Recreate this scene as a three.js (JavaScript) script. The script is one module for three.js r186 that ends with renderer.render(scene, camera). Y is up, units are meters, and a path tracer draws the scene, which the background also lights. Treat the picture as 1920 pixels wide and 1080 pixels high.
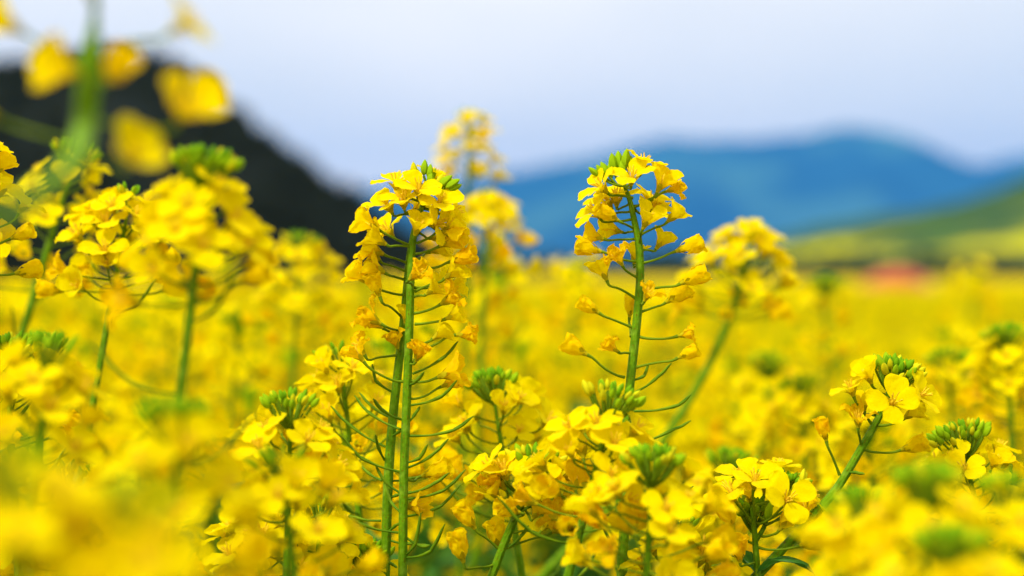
import * as THREE from 'three';
import { mergeGeometries } from 'three/addons/utils/BufferGeometryUtils.js';
import { ImprovedNoise } from 'three/addons/math/ImprovedNoise.js';

// ------------------------------------------------------------------ camera, sky, sun, exposure
const W = 1920, H = 1080;                        // the photograph's pixels, used to read places off it
const scene = new THREE.Scene();
const camera = new THREE.PerspectiveCamera(15.13, 16 / 9, 0.05, 40000);
camera.filmGauge = 23.6;                         // an APS-C frame behind a 50 mm lens
camera.updateProjectionMatrix();
const EYE = new THREE.Vector3(0, 1.25, 0), PITCH = -0.0052, F = (H / 2) / Math.tan(THREE.MathUtils.degToRad(15.13 / 2));
camera.position.copy(EYE); camera.rotation.x = PITCH;
camera.focus = 0.76; camera.userData.fStop = 4.4;
const renderer = new THREE.WebGLRenderer({ antialias: true });
renderer.toneMapping = THREE.LinearToneMapping;
renderer.toneMappingExposure = 1.85;
renderer.shadowMap.enabled = true;
renderer.setSize(1024, 576);

const noise = new ImprovedNoise();
const fbm = (x, y, z, o = 4) => { let a = 0, s = 1, f = 1; for (let i = 0; i < o; i++) { a += s * noise.noise(x * f, y * f, z * f); s *= 0.5; f *= 2.03; } return a; };
const smooth = (a, b, x) => { const t = Math.min(1, Math.max(0, (x - a) / (b - a))); return t * t * (3 - 2 * t); };
const lerp = THREE.MathUtils.lerp;

{ // a bright, thinly clouded sky
  const w = 1024, h = 512, d = new Float32Array(w * h * 4);
  for (let j = 0; j < h; j++) for (let i = 0; i < w; i++) {
    const el = ((j + 0.5) / h - 0.5) * Math.PI, az = (i + 0.5) / w * Math.PI * 2;
    const x = Math.cos(el) * Math.cos(az), z = Math.cos(el) * Math.sin(az), y = Math.sin(el);
    const c = smooth(-0.35, 0.5, fbm(x * 2.6, y * 7 + 3.1, z * 2.6, 5));            // cloud veil
    const up = smooth(0, 0.6, y), k = (j * w + i) * 4;
    const blue = [0.72, 0.72, 0.69], white = [1.22, 1.10, 0.94], low = [1.40, 1.16, 0.92];
    const clear = 0.5 - 0.5 * Math.tanh(x * 3.2 + 0.2), veil = lerp(c * 0.6 + 0.3, 1, 0.25 + up * 0.2) * (1 - 0.75 * clear * (1 - 0.6 * up)), hz = 1 - smooth(0, 0.09, y);
    for (let n = 0; n < 3; n++) d[k + n] = 0.745 * lerp(lerp(blue[n], white[n], veil), low[n], hz * 0.6);
    d[k + 3] = 1;
  }
  const sky = new THREE.DataTexture(d, w, h, THREE.RGBAFormat, THREE.FloatType);
  sky.mapping = THREE.EquirectangularReflectionMapping; sky.magFilter = THREE.LinearFilter; sky.needsUpdate = true;
  scene.background = sky; scene.environment = sky;
}
const sun = new THREE.DirectionalLight(new THREE.Color(1, 0.97, 0.9), 2.5);
sun.position.set(-4, 9, 3.5); sun.target.position.set(0, 1, -1.5);
sun.shadow.radius = 22; sun.castShadow = true; sun.shadow.mapSize.set(2048, 2048);
Object.assign(sun.shadow.camera, { left: -6, right: 6, top: 6, bottom: -6, near: 0.5, far: 40 });
scene.add(sun, sun.target);
scene.fog = new THREE.FogExp2(new THREE.Color(0.06, 0.37, 1.0), 0.000065);

// ------------------------------------------------------------------ helpers
function rng(seed) { let a = seed >>> 0; return () => { a = (a + 0x6D2B79F5) | 0; let t = Math.imul(a ^ (a >>> 15), 1 | a); t = (t + Math.imul(t ^ (t >>> 7), 61 | t)) ^ t; return ((t ^ (t >>> 14)) >>> 0) / 4294967296; }; }
const V = (x, y, z) => new THREE.Vector3(x, y, z);
const CP = Math.cos(PITCH), SP = Math.sin(PITCH);
const turnCam = (v) => V(v.x, v.y * CP - v.z * SP, v.y * SP + v.z * CP);
const at = (px, py, d) => turnCam(V((px - W / 2) / F * d, (H / 2 - py) / F * d, -d)).add(EYE);    // a place read off the photograph, at a distance
const names = new Map();
function numbered(n) { const k = names.get(n) ?? 0; names.set(n, k + 1); return k ? n + '_' + String(k).padStart(3, '0') : n; }
function thing(name, label, category, pos, group) {
  const o = new THREE.Group(); o.name = numbered(name); o.position.copy(pos); o.userData = { label, category };
  if (group) o.userData.group = group;
  scene.add(o); return o;
}
function part(parent, name, geo, mat, kind) { const m = new THREE.Mesh(geo, mat); m.name = name; if (kind) m.userData.kind = kind; parent.add(m); return m; }
function structure(name, geo, mat) { const m = new THREE.Mesh(geo, mat); m.name = name; m.userData = { kind: 'structure' }; scene.add(m); return m; }
function gridGeo(nu, nv, f) {                    // f(u, v) -> [x, y, z, s, t]
  const p = [], uv = [], ix = [];
  for (let j = 0; j <= nv; j++) for (let i = 0; i <= nu; i++) { const r = f(i / nu, j / nv); p.push(r[0], r[1], r[2]); uv.push(r[3] ?? i / nu, r[4] ?? j / nv); }
  for (let j = 0; j < nv; j++) for (let i = 0; i < nu; i++) { const a = j * (nu + 1) + i, b = a + 1, c = a + nu + 1, e = c + 1; ix.push(a, b, e, a, e, c); }
  const g = new THREE.BufferGeometry();
  g.setAttribute('position', new THREE.Float32BufferAttribute(p, 3)); g.setAttribute('uv', new THREE.Float32BufferAttribute(uv, 2)); g.setIndex(ix); g.computeVertexNormals();
  return g;
}
function tube(pts, radii, sides = 6, segs = 0, cap = true) {   // a round stalk through points, its thickness changing along it
  const n = segs || pts.length * 2, curve = new THREE.CatmullRomCurve3(pts, false, 'centripetal'), p = [], nr = [], uv = [], ix = [];
  let up = V(0.13, 0.21, 1).normalize(), len = 0, last = null;
  const rad = (t) => { const x = t * (radii.length - 1), i = Math.min(radii.length - 2, Math.floor(x)); return lerp(radii[i], radii[i + 1], x - i); };
  for (let j = 0; j <= n; j++) {
    const t = j / n, c = curve.getPoint(t), tan = curve.getTangent(t);
    if (last) len += c.distanceTo(last); last = c;
    up.sub(tan.clone().multiplyScalar(up.dot(tan))).normalize();
    const side = tan.clone().cross(up), r = rad(t);
    for (let i = 0; i <= sides; i++) { const a = i / sides * Math.PI * 2, d = up.clone().multiplyScalar(Math.cos(a)).addScaledVector(side, Math.sin(a)); p.push(c.x + d.x * r, c.y + d.y * r, c.z + d.z * r); nr.push(d.x, d.y, d.z); uv.push(i / sides, len * 20); }
  }
  for (let j = 0; j < n; j++) for (let i = 0; i < sides; i++) { const a = j * (sides + 1) + i, b = a + 1, c = a + sides + 1, e = c + 1; ix.push(a, b, e, a, e, c); }
  if (cap) { const c = curve.getPoint(1), t = curve.getTangent(1), k = p.length / 3; p.push(c.x + t.x * rad(1) * 0.6, c.y + t.y * rad(1) * 0.6, c.z + t.z * rad(1) * 0.6); nr.push(t.x, t.y, t.z); uv.push(0.5, len * 20); for (let i = 0; i < sides; i++) ix.push(n * (sides + 1) + i, n * (sides + 1) + i + 1, k); }
  const g = new THREE.BufferGeometry();
  g.setAttribute('position', new THREE.Float32BufferAttribute(p, 3)); g.setAttribute('normal', new THREE.Float32BufferAttribute(nr, 3)); g.setAttribute('uv', new THREE.Float32BufferAttribute(uv, 2)); g.setIndex(ix);
  return g;
}
const turned = (g, m) => g.clone().applyMatrix4(m);
const yTo = (dir, spin = 0) => new THREE.Quaternion().setFromUnitVectors(V(0, 1, 0), dir.clone().normalize()).multiply(new THREE.Quaternion().setFromAxisAngle(V(0, 1, 0), spin));
const place = (pos, dir, spin, s) => new THREE.Matrix4().compose(pos, yTo(dir, spin), V(s, s, s));

// ------------------------------------------------------------------ materials
function tex(w, h, f, rep) {                     // f(u, v) -> linear r, g, b
  const d = new Uint8Array(w * h * 4), e = (c) => Math.round(255 * (c <= 0.0031308 ? 12.92 * c : 1.055 * Math.pow(Math.min(1, Math.max(0, c)), 1 / 2.4) - 0.055));
  for (let j = 0; j < h; j++) for (let i = 0; i < w; i++) { const c = f((i + 0.5) / w, (j + 0.5) / h), k = (j * w + i) * 4; d[k] = e(c[0]); d[k + 1] = e(c[1]); d[k + 2] = e(c[2]); d[k + 3] = 255; }
  const t = new THREE.DataTexture(d, w, h); t.colorSpace = THREE.SRGBColorSpace; t.magFilter = THREE.LinearFilter; t.minFilter = THREE.LinearMipmapLinearFilter; t.generateMipmaps = true;
  if (rep) t.wrapS = t.wrapT = THREE.RepeatWrapping;
  t.needsUpdate = true; return t;
}
function bump(w, h, f, rep) {
  const d = new Uint8Array(w * h * 4);
  for (let j = 0; j < h; j++) for (let i = 0; i < w; i++) { const c = Math.round(255 * Math.min(1, Math.max(0, f((i + 0.5) / w, (j + 0.5) / h)))), k = (j * w + i) * 4; d[k] = d[k + 1] = d[k + 2] = c; d[k + 3] = 255; }
  const t = new THREE.DataTexture(d, w, h); t.magFilter = THREE.LinearFilter; if (rep) t.wrapS = t.wrapT = THREE.RepeatWrapping; t.needsUpdate = true; return t;
}
const veinAt = (u, v) => {                       // fan of veins running up a petal
  const x = (u - 0.5) * 2, fan = x / (0.25 + 0.75 * v) * 5.2 + fbm(u * 5, v * 4, 2.2, 2) * 0.5;
  return Math.pow(Math.abs(Math.cos(fan * Math.PI)), 14) * smooth(0.15, 0.5, v);
};
const petalBump = bump(128, 128, (u, v) => 0.6 - 0.3 * veinAt(u, v) + 0.3 * fbm(u * 9, v * 9, 5, 3));
function petalMat(name, base, vein, blotch, amount, seed) {
  const map = tex(128, 128, (u, v) => {
    const n = fbm(u * 4 + seed, v * 4, seed, 4), k = veinAt(u, v) * 0.45 + amount * smooth(0.05, 0.5, n + amount * 0.4);
    const c = base.map((b, i) => lerp(b * (1 + 0.05 * fbm(u * 14, v * 14, seed + 7, 2)), vein[i], Math.min(0.8, veinAt(u, v) * 0.4)));
    return c.map((b, i) => lerp(b, blotch[i], amount * smooth(0.1, 0.55, n + 0.25 * veinAt(u, v))));
  });
  return new THREE.MeshPhysicalMaterial({ name, map, bumpMap: petalBump, bumpScale: 0.00016, roughness: 1, transmission: 0.5, thickness: 0, side: THREE.DoubleSide, specularIntensity: 0.02 });
}
const M = {
  fresh: petalMat('petal_fresh', [0.93, 0.76, 0.0], [0.92, 0.68, 0.0], [0.93, 0.72, 0.0], 0.3, 1.3),
  mature: petalMat('petal_mature', [0.93, 0.71, 0.0], [0.90, 0.56, 0.0], [0.92, 0.62, 0.0], 0.45, 4.7),
  faded: petalMat('petal_faded', [0.93, 0.65, 0.0], [0.80, 0.36, 0.001], [0.86, 0.43, 0.002], 0.6, 8.1),
  stamen: new THREE.MeshStandardMaterial({ name: 'stamen', color: new THREE.Color().setRGB(0.84, 0.58, 0.002), roughness: 0.9 }),
  stem: new THREE.MeshPhysicalMaterial({ name: 'stem', roughness: 0.6, specularIntensity: 0.12, bumpScale: 0.0003, bumpMap: bump(64, 256, (u, v) => 0.5 + 0.3 * Math.sin(u * Math.PI * 14) + 0.35 * fbm(u * 6, v * 30, 2, 3), true), map: tex(64, 512, (u, v) => { const n = fbm(u * 3, v * 18, 1, 3), s = Math.pow(Math.abs(Math.sin(u * Math.PI * 7 + n)), 6), p = smooth(0.1, 0.5, fbm(u * 2 + 4, v * 9, 6, 4)), q = smooth(0.42, 0.55, fbm(u * 9, v * 60, 8, 2)); return [lerp(0.10 + 0.04 * n + 0.03 * s + 0.04 * p, 0.14, q), lerp(0.22 + 0.06 * n + 0.05 * s + 0.04 * p, 0.14, q), 0.002 + 0.008 * p]; }, true) }),
  stalk: new THREE.MeshPhysicalMaterial({ name: 'flower_stalk', roughness: 0.65, specularIntensity: 0.15, map: tex(16, 64, (u, v) => { const n = fbm(u * 3, v * 6, 4, 3); return [0.13 + 0.08 * n, 0.21 + 0.07 * n, 0.003]; }, true) }),
  sepal: new THREE.MeshPhysicalMaterial({ name: 'sepal', roughness: 1, specularIntensity: 0.05, transmission: 0.25, thickness: 0, side: THREE.DoubleSide, color: new THREE.Color().setRGB(0.52, 0.44, 0.005) }),
  bud: new THREE.MeshPhysicalMaterial({ name: 'bud', roughness: 0.7, specularIntensity: 0.06, color: new THREE.Color().setRGB(0.22, 0.36, 0.003) }),
  budYoung: new THREE.MeshPhysicalMaterial({ name: 'bud_young', roughness: 0.7, specularIntensity: 0.06, color: new THREE.Color().setRGB(0.13, 0.29, 0.003) }),
  budRipe: new THREE.MeshPhysicalMaterial({ name: 'bud_ripe', roughness: 0.7, specularIntensity: 0.06, color: new THREE.Color().setRGB(0.50, 0.47, 0.005) }),
  pod: new THREE.MeshPhysicalMaterial({ name: 'pod', roughness: 0.65, specularIntensity: 0.15, map: tex(16, 128, (u, v) => { const n = fbm(u * 2, v * 9, 9, 3); return [0.11 + 0.08 * n, 0.20 + 0.08 * n, 0.003]; }, true) }),
  leaf: new THREE.MeshPhysicalMaterial({ name: 'leaf', roughness: 1, specularIntensity: 0.2, transmission: 0.25, thickness: 0, side: THREE.DoubleSide, map: tex(64, 128, (u, v) => { const x = Math.abs(u - 0.5) * 2, mid = x < 0.05 ? 1 : 0, side = Math.pow(Math.abs(Math.cos((v * 9 - x * 2.2) * Math.PI)), 18) * 0.5, n = fbm(u * 5, v * 9, 3, 3); const k = Math.max(mid, side); return [0.045 + 0.03 * n + 0.06 * k, 0.17 + 0.05 * n + 0.09 * k, 0.012 + 0.015 * k]; }) }),
};

// ------------------------------------------------------------------ the flower's pieces (metres; axis +y, base at the origin)
function petalGeo(o, turn, seed, nu, nv) {
  const { claw = 0.0030, len = 0.0088, wid = 0.0082, open = 1.35, rc = 0.016, flare = 0, rough = 0.0003, base = 0.22, fold = 0 } = o;
  const N = 24, path = []; let r = 0.0007, y = 0.0012;                       // the petal's midline: up the claw, then out
  const tot = claw + len;
  for (let i = 0; i <= N; i++) { const s = i / N, th = lerp(base, open, smooth(claw / tot * 0.55, claw / tot * 1.35, s)) + flare * smooth(0.6, 1, s); path.push([r, y, th]); r += Math.sin(th) * tot / N; y += Math.cos(th) * tot / N; }
  const ct = Math.cos(turn), st = Math.sin(turn);
  return gridGeo(nu, nv, (u, v0) => {
    const v = 1 - Math.pow(1 - v0, 1.35), s = v * N, i = Math.min(N - 1, Math.floor(s)), f = s - i;
    let R = lerp(path[i][0], path[i + 1][0], f), Y = lerp(path[i][1], path[i + 1][1], f); const th = lerp(path[i][2], path[i + 1][2], f);
    const c0 = claw / tot, t = (v - c0) / (1 - c0);
    let w = t < 0 ? 0.11 : t < 0.55 ? lerp(0.11, 0.5, Math.pow(smooth(-0.12, 0.55, t), 0.8)) : 0.5 * Math.sqrt(Math.max(0, 1 - Math.pow((t - 0.55) / 0.45, 2.6)));
    w *= wid;
    const x = (u - 0.5) * 2, lat = x * w, phi = lat / rc, X = rc * Math.sin(phi), inw = rc * (1 - Math.cos(phi)) + fold * Math.abs(x) * w;
    R -= inw * Math.cos(th) * 1; Y += inw * Math.sin(th);
    const a = rough * Math.max(0, t + 0.1), q = 330;
    const dn = a * (1.6 * fbm(X * q + seed, Y * q, R * q, 2) + 0.9 * fbm(X * q * 2.3, Y * q * 2.3 + seed, R * q * 2, 2));
    const nx = 0, nR = Math.cos(th), nY = -Math.sin(th);
    R += nR * dn; Y += nY * dn; const XX = X + nx + a * 0.7 * fbm(Y * q * 1.4, seed, X * q, 2);
    return [R * ct - XX * st, Y, R * st + XX * ct, u, v];
  });
}
const KIND = {
  o: { open: 1.32, rc: 0.013, rough: 0.0006, flare: 0.12 },
  h: { base: 0.42, open: 0.66, rc: 0.007, rough: 0.0008, flare: 0.25, len: 0.0080, wid: 0.0078 },
  c: { base: 0.72, claw: 0.0028, open: 0.14, rc: 0.0042, rough: 0.0009, flare: 0.22, len: 0.0082, wid: 0.0074 },
  w: { base: 0.5, open: 0.5, rc: 0.0045, rough: 0.0018, flare: 0.3, len: 0.0074, wid: 0.0066, fold: 0.15 },
};
function sepalsGeo(spread, sides) {
  const g = [];
  for (let k = 0; k < 4; k++) { const a = k * Math.PI / 2 + 0.78, ct = Math.cos(a), st = Math.sin(a); g.push(gridGeo(2, sides, (u, v) => { const w = 0.0011 * Math.sqrt(Math.max(0, Math.sin(Math.PI * Math.min(1, 0.12 + v * 0.88)))), x = (u - 0.5) * 2 * w, r = 0.0008 + Math.sin(Math.min(1, v * 1.3) * 1.2) * 0.0007 + spread * v * v * 0.003 - Math.abs(u - 0.5) * 0.0006, y = 0.0004 + v * 0.0044 * (1 - 0.25 * spread); return [r * ct - x * st, y, r * st + x * ct]; })); }
  g.push(tube([V(0, -0.0006, 0), V(0, 0.0008, 0), V(0, 0.0022, 0)], [0.0005, 0.0012, 0.0011], 6, 3, false));
  return mergeGeometries(g);
}
function stamensGeo(seed, long) {
  const r = rng(seed), g = [tube([V(0, 0.001, 0), V(0.0002, 0.005, 0), V(0, 0.0062, 0.0002)], [0.0005, 0.00055, 0.0004], 5, 3)];
  for (let k = 0; k < 6; k++) { const a = k / 6 * 6.283 + r(), s = 0.0009 + r() * 0.0009, y = long * (0.0056 + r() * 0.0012), t = V(Math.cos(a) * s, y, Math.sin(a) * s); g.push(tube([V(0, 0.001, 0), V(Math.cos(a) * s * 0.5, y * 0.55, Math.sin(a) * s * 0.5), t], [0.00018, 0.00016, 0.00014], 4, 3, false), tube([t.clone().add(V(0, -0.0005, 0)), t.clone().add(V(Math.cos(a) * 0.0003, 0.0006, Math.sin(a) * 0.0003)), t.clone().add(V(Math.cos(a) * 0.0008, 0.0015, Math.sin(a) * 0.0008))], [0.00022, 0.00034, 0.00016], 4, 3)); }
  return mergeGeometries(g);
}
const FLOWERS = {}, VARIANTS = 5;                // finely meshed flowers for what stands near the plane of focus
for (const k of 'ohcw') FLOWERS[k] = Array.from({ length: VARIANTS }, (_, n) => {
  const r = rng(n * 31 + k.charCodeAt(0)), K = KIND[k];
  return {
    petals: [0, 1, 2, 3].map((q) => petalGeo({ ...K, open: K.open * (0.8 + 0.42 * r()) + (k === 'w' ? (r() - 0.4) * 0.9 : 0), rc: K.rc * (0.8 + 0.5 * r()), flare: K.flare * (r() * 2.4 - 0.6), len: (K.len ?? 0.0088) * (0.9 + 0.22 * r()), wid: (K.wid ?? 0.0082) * (0.9 + 0.25 * r()) }, q * Math.PI / 2 + (r() - 0.5) * 0.45, n * 13 + q * 5.3, 8, 11)),
    calyx: sepalsGeo(k === 'o' ? 0.9 : k === 'c' ? 0.1 : 0.45, 5), stamens: stamensGeo(n + 5, k === 'c' ? 0.85 : 1),
  };
});
function budGeo(sides, rings) {
  const p = []; for (let i = 0; i <= rings; i++) { const t = i / rings; p.push(new THREE.Vector2(Math.max(1e-5, 0.00118 * Math.pow(Math.sin(Math.PI * Math.pow(t, 0.85)), 0.75)), t * 0.0054)); }
  const g = new THREE.LatheGeometry(p, sides), a = g.attributes.position;
  for (let i = 0; i < a.count; i++) { const x = a.getX(i), z = a.getZ(i), f = 1 + 0.1 * Math.cos(Math.atan2(z, x) * 4); a.setXYZ(i, x * f, a.getY(i), z * f); }
  g.computeVertexNormals(); return g;
}
const BUD = budGeo(10, 7), BUD_LOW = budGeo(5, 3);
const leafGeo = (seed, nu, nv, L, wd) => gridGeo(nu, nv, (u, v) => { const w = wd * Math.pow(Math.sin(Math.PI * Math.min(1, 0.06 + v * 0.94)), 0.8) * (1 - 0.35 * v) * (1 + 0.12 * Math.sin(v * 19 + seed)), x = (u - 0.5) * 2, a = 0.5 + v * 1.3; return [Math.sin(a) * v * L * 0.75, Math.cos(a * 0.9) * v * L * 0.6 + Math.abs(x) * w * 0.35 + 0.05 * L * fbm(u * 2 + seed, v * 3, 1, 2), x * w]; });
const LEAVES = [0, 1, 2].map((s) => leafGeo(s * 2.3, 4, 8, 0.10 + 0.03 * s, 0.016 + 0.004 * s)), LEAF_SMALL = leafGeo(5, 6, 10, 0.036, 0.0085);

// ------------------------------------------------------------------ one plant, built piece by piece
let flowerCount = 0;
function addFlower(plant, base, pos, dir, kind, spin, s, rnd, mat) {
  const f = FLOWERS[kind][flowerCount++ % VARIANTS], o = new THREE.Group(); o.name = 'flower';
  o.position.copy(pos).sub(base); o.quaternion.copy(yTo(dir, spin)); o.scale.setScalar(s); plant.add(o);
  const m = mat ?? (kind === 'w' ? M.faded : kind === 'c' ? (rnd() < 0.2 ? M.faded : M.mature) : kind === 'h' ? (rnd() < 0.3 ? M.mature : M.fresh) : M.fresh);
  for (const g of f.petals) part(o, 'petal', g, m);
  part(o, 'calyx', f.calyx, M.sepal);
  if (kind !== 'c') part(o, 'stamens', f.stamens, M.stamen, 'stuff');
  return o;
}
function addStalk(plant, base, a, b, dir, r = 0.00045, sag = 0.12) {
  const A = a.clone().sub(base), B = b.clone().sub(base), L = A.distanceTo(B), out = B.clone().sub(A);
  const mid = A.clone().addScaledVector(out, 0.5).add(V(0, -sag * L, 0)), near = B.clone().addScaledVector(dir.clone().normalize(), -L * 0.16);
  part(plant, 'flower_stalk', tube([A, A.clone().addScaledVector(out, 0.22).add(V(0, -sag * L * 0.7, 0)), mid.lerp(near, 0.25), near, B], [r * 1.35, r, r * 0.95, r, r * 1.5], 6, 9, false), M.stalk);
}
function addPod(plant, base, a, j, t, r = 0.0006, m = M.pod) {  // slim seed pod on its stalk, with a joint and a beak
  const A = a.clone().sub(base), J = j.clone().sub(base), T = t.clone().sub(base), L = T.distanceTo(J), d = T.clone().sub(J), up = V(0, L * 0.04, 0);
  const pts = [A, A.clone().lerp(J, 0.5).add(V(0, -A.distanceTo(J) * 0.05, 0)), J, J.clone().addScaledVector(d, 0.06), J.clone().addScaledVector(d, 0.45).sub(up), J.clone().addScaledVector(d, 0.8), T];
  part(plant, 'seed_pod', tube(pts, [0.0005, 0.0004, 0.00042, 0.0007, 0.0005, r * 0.95, r, r, r * 0.95, r * 0.8, 0.0003, 0.00022], 6, 18), m);
}
function addBuds(plant, base, c, axis, n, rad, rnd, s = 1, heap = 0.55) { // a domed head of buds, each on a short stalk from the tip
  const q = yTo(axis), root = c.clone().addScaledVector(axis, -0.0085);
  for (let k = 0; k < n; k++) {
    const t = Math.sqrt((k + 0.4) / n), a = k * 2.39996 + rnd() * 0.4, el = t * 1.25, dir = V(Math.sin(el) * Math.cos(a), Math.cos(el), Math.sin(el) * Math.sin(a)).applyQuaternion(q);
    const side = V(Math.cos(a), 0, Math.sin(a)).applyQuaternion(q), from = root.clone().addScaledVector(axis, -0.004 * t + 0.003), p = c.clone().addScaledVector(side, rad * t * (0.85 + 0.3 * rnd())).addScaledVector(axis, rad * heap * (1 - t * t) - 0.003 + 0.001 * rnd());
    const d2 = dir.lerp(axis, 0.35).normalize(), b = new THREE.Mesh(BUD, rnd() < 0.3 * t ? M.budRipe : t < 0.6 ? M.budYoung : M.bud);
    b.name = 'bud'; b.position.copy(p).sub(base); b.quaternion.copy(yTo(d2, rnd() * 6)); b.scale.setScalar(s * (0.6 + 0.55 * t) * (0.9 + 0.2 * rnd())); plant.add(b);
    part(b, 'bud_stalk', turned(tube([from, from.clone().lerp(p, 0.55).addScaledVector(axis, -0.001), p], [0.0004, 0.00038, 0.0005], 4, 4, false), new THREE.Matrix4().compose(p, b.quaternion, b.scale).invert()), M.stalk);
  }
}
function groundStem(pts, lean = 0) {              // carry a stem read off the photograph down to the soil
  const a = pts[0], b = pts[1], d = a.clone().sub(b).normalize(), out = [], k = Math.max(0.35, -d.y);
  const foot = V(a.x + d.x / k * 0.18 + lean, 0, a.z + d.z / k * 0.18);
  const knee = a.clone().addScaledVector(d, 0.12);
  out.push(foot, V(lerp(foot.x, knee.x, 0.6), knee.y * 0.55, lerp(foot.z, knee.z, 0.6)), knee);
  return [foot, [...out, ...pts]];
}
const PLANTS = 'rapeseed plants of the field';
function newPlant(label, stemPts, radii, group) {
  const [foot, pts] = groundStem(stemPts), plant = thing('rapeseed_plant', label, 'rapeseed plant', foot, group ?? PLANTS);
  const local = pts.map((p) => p.clone().sub(foot));
  part(plant, 'stem', tube(local, [radii[0] * 1.9, radii[0] * 1.5, radii[0] * 1.1, ...radii], 10, pts.length * 6), M.stem);
  return { plant, base: foot };
}
function addLeaves(P, pts, rnd, n = 4) {
  for (let k = 0; k < n; k++) { const h = Math.min(pts[0].y - 0.02, P.base.y + 0.98 - k * 0.12 + rnd() * 0.08), l = part(P.plant, 'leaf', LEAVES[k % 3], M.leaf); const t = h / (pts[0].y || 1); l.position.set((pts[0].x - P.base.x) * Math.min(1, t * 0.9), h, (pts[0].z - P.base.z) * Math.min(1, t * 0.9)); l.rotation.y = rnd() * 6.283; l.scale.setScalar(0.8 + rnd() * 0.6); }
}

// ---------- plants traced one flower at a time: entries in the photograph's pixels
// flower: [stem x, y, flower base x, y, heading in degrees, kind, towards camera, depth step, size]
function traced(label, depth, stem, radii, flowers, pods, budsAt, zoom = (x, y) => [x, y], seed = 1) {
  const rnd = rng(seed), P3 = (x, y, dz = 0) => { const [a, b] = zoom(x, y); return at(a, b, depth - dz); };
  const stemPts = stem.map(([x, y, dz]) => at(x, y, depth - (dz ?? 0)));
  const P = newPlant(label, stemPts, radii);
  for (const [sx, sy, bx, by, ang, kind, cam = 0.15, dz = 0, sz = 1] of flowers) {
    const A = P3(sx, sy), dzz = dz || (rnd() - 0.5) * 0.008, B = P3(bx, by, dzz), a = ang * Math.PI / 180, dir = turnCam(V(Math.cos(a), Math.sin(a), cam)).normalize();
    addStalk(P.plant, P.base, A, B, dir, 0.00045, (rnd() - 0.2) * 0.14);
    addFlower(P.plant, P.base, B, dir, kind, rnd() * 6.28, sz * (kind === 'o' ? 0.86 : 0.74) * (0.9 + 0.2 * rnd()), rnd);
  }
  for (const [ax, ay, jx, jy, tx, ty] of pods) { const dz = (rnd() - 0.5) * 0.014; addPod(P.plant, P.base, P3(ax, ay), P3(jx, jy, dz), P3(tx, ty, dz * 1.6), 0.00055 + rnd() * 0.00015); }
  for (const [x, y, ang, s = 1, ripe] of budsAt) {
    const a = ang * Math.PI / 180, dir = turnCam(V(Math.cos(a), Math.sin(a), (rnd() - 0.3) * 0.4)).normalize(), p = P3(x, y, (rnd() - 0.4) * 0.006), b = part(P.plant, 'bud', BUD, ripe ? M.budRipe : M.bud);
    b.position.copy(p).sub(P.base); b.quaternion.copy(yTo(dir, rnd())); b.scale.setScalar(s);
    const tip = stemPts[stemPts.length - 1], inv = new THREE.Matrix4().compose(p, b.quaternion, b.scale).invert();
    part(b, 'bud_stalk', turned(tube([tip.clone(), tip.clone().lerp(p, 0.5).add(V(0, -0.001, 0)), p], [0.00045, 0.0004, 0.0005], 5, 5, false), inv), M.stalk);
  }
  return { ...P, rnd, stemPts };
}
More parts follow.
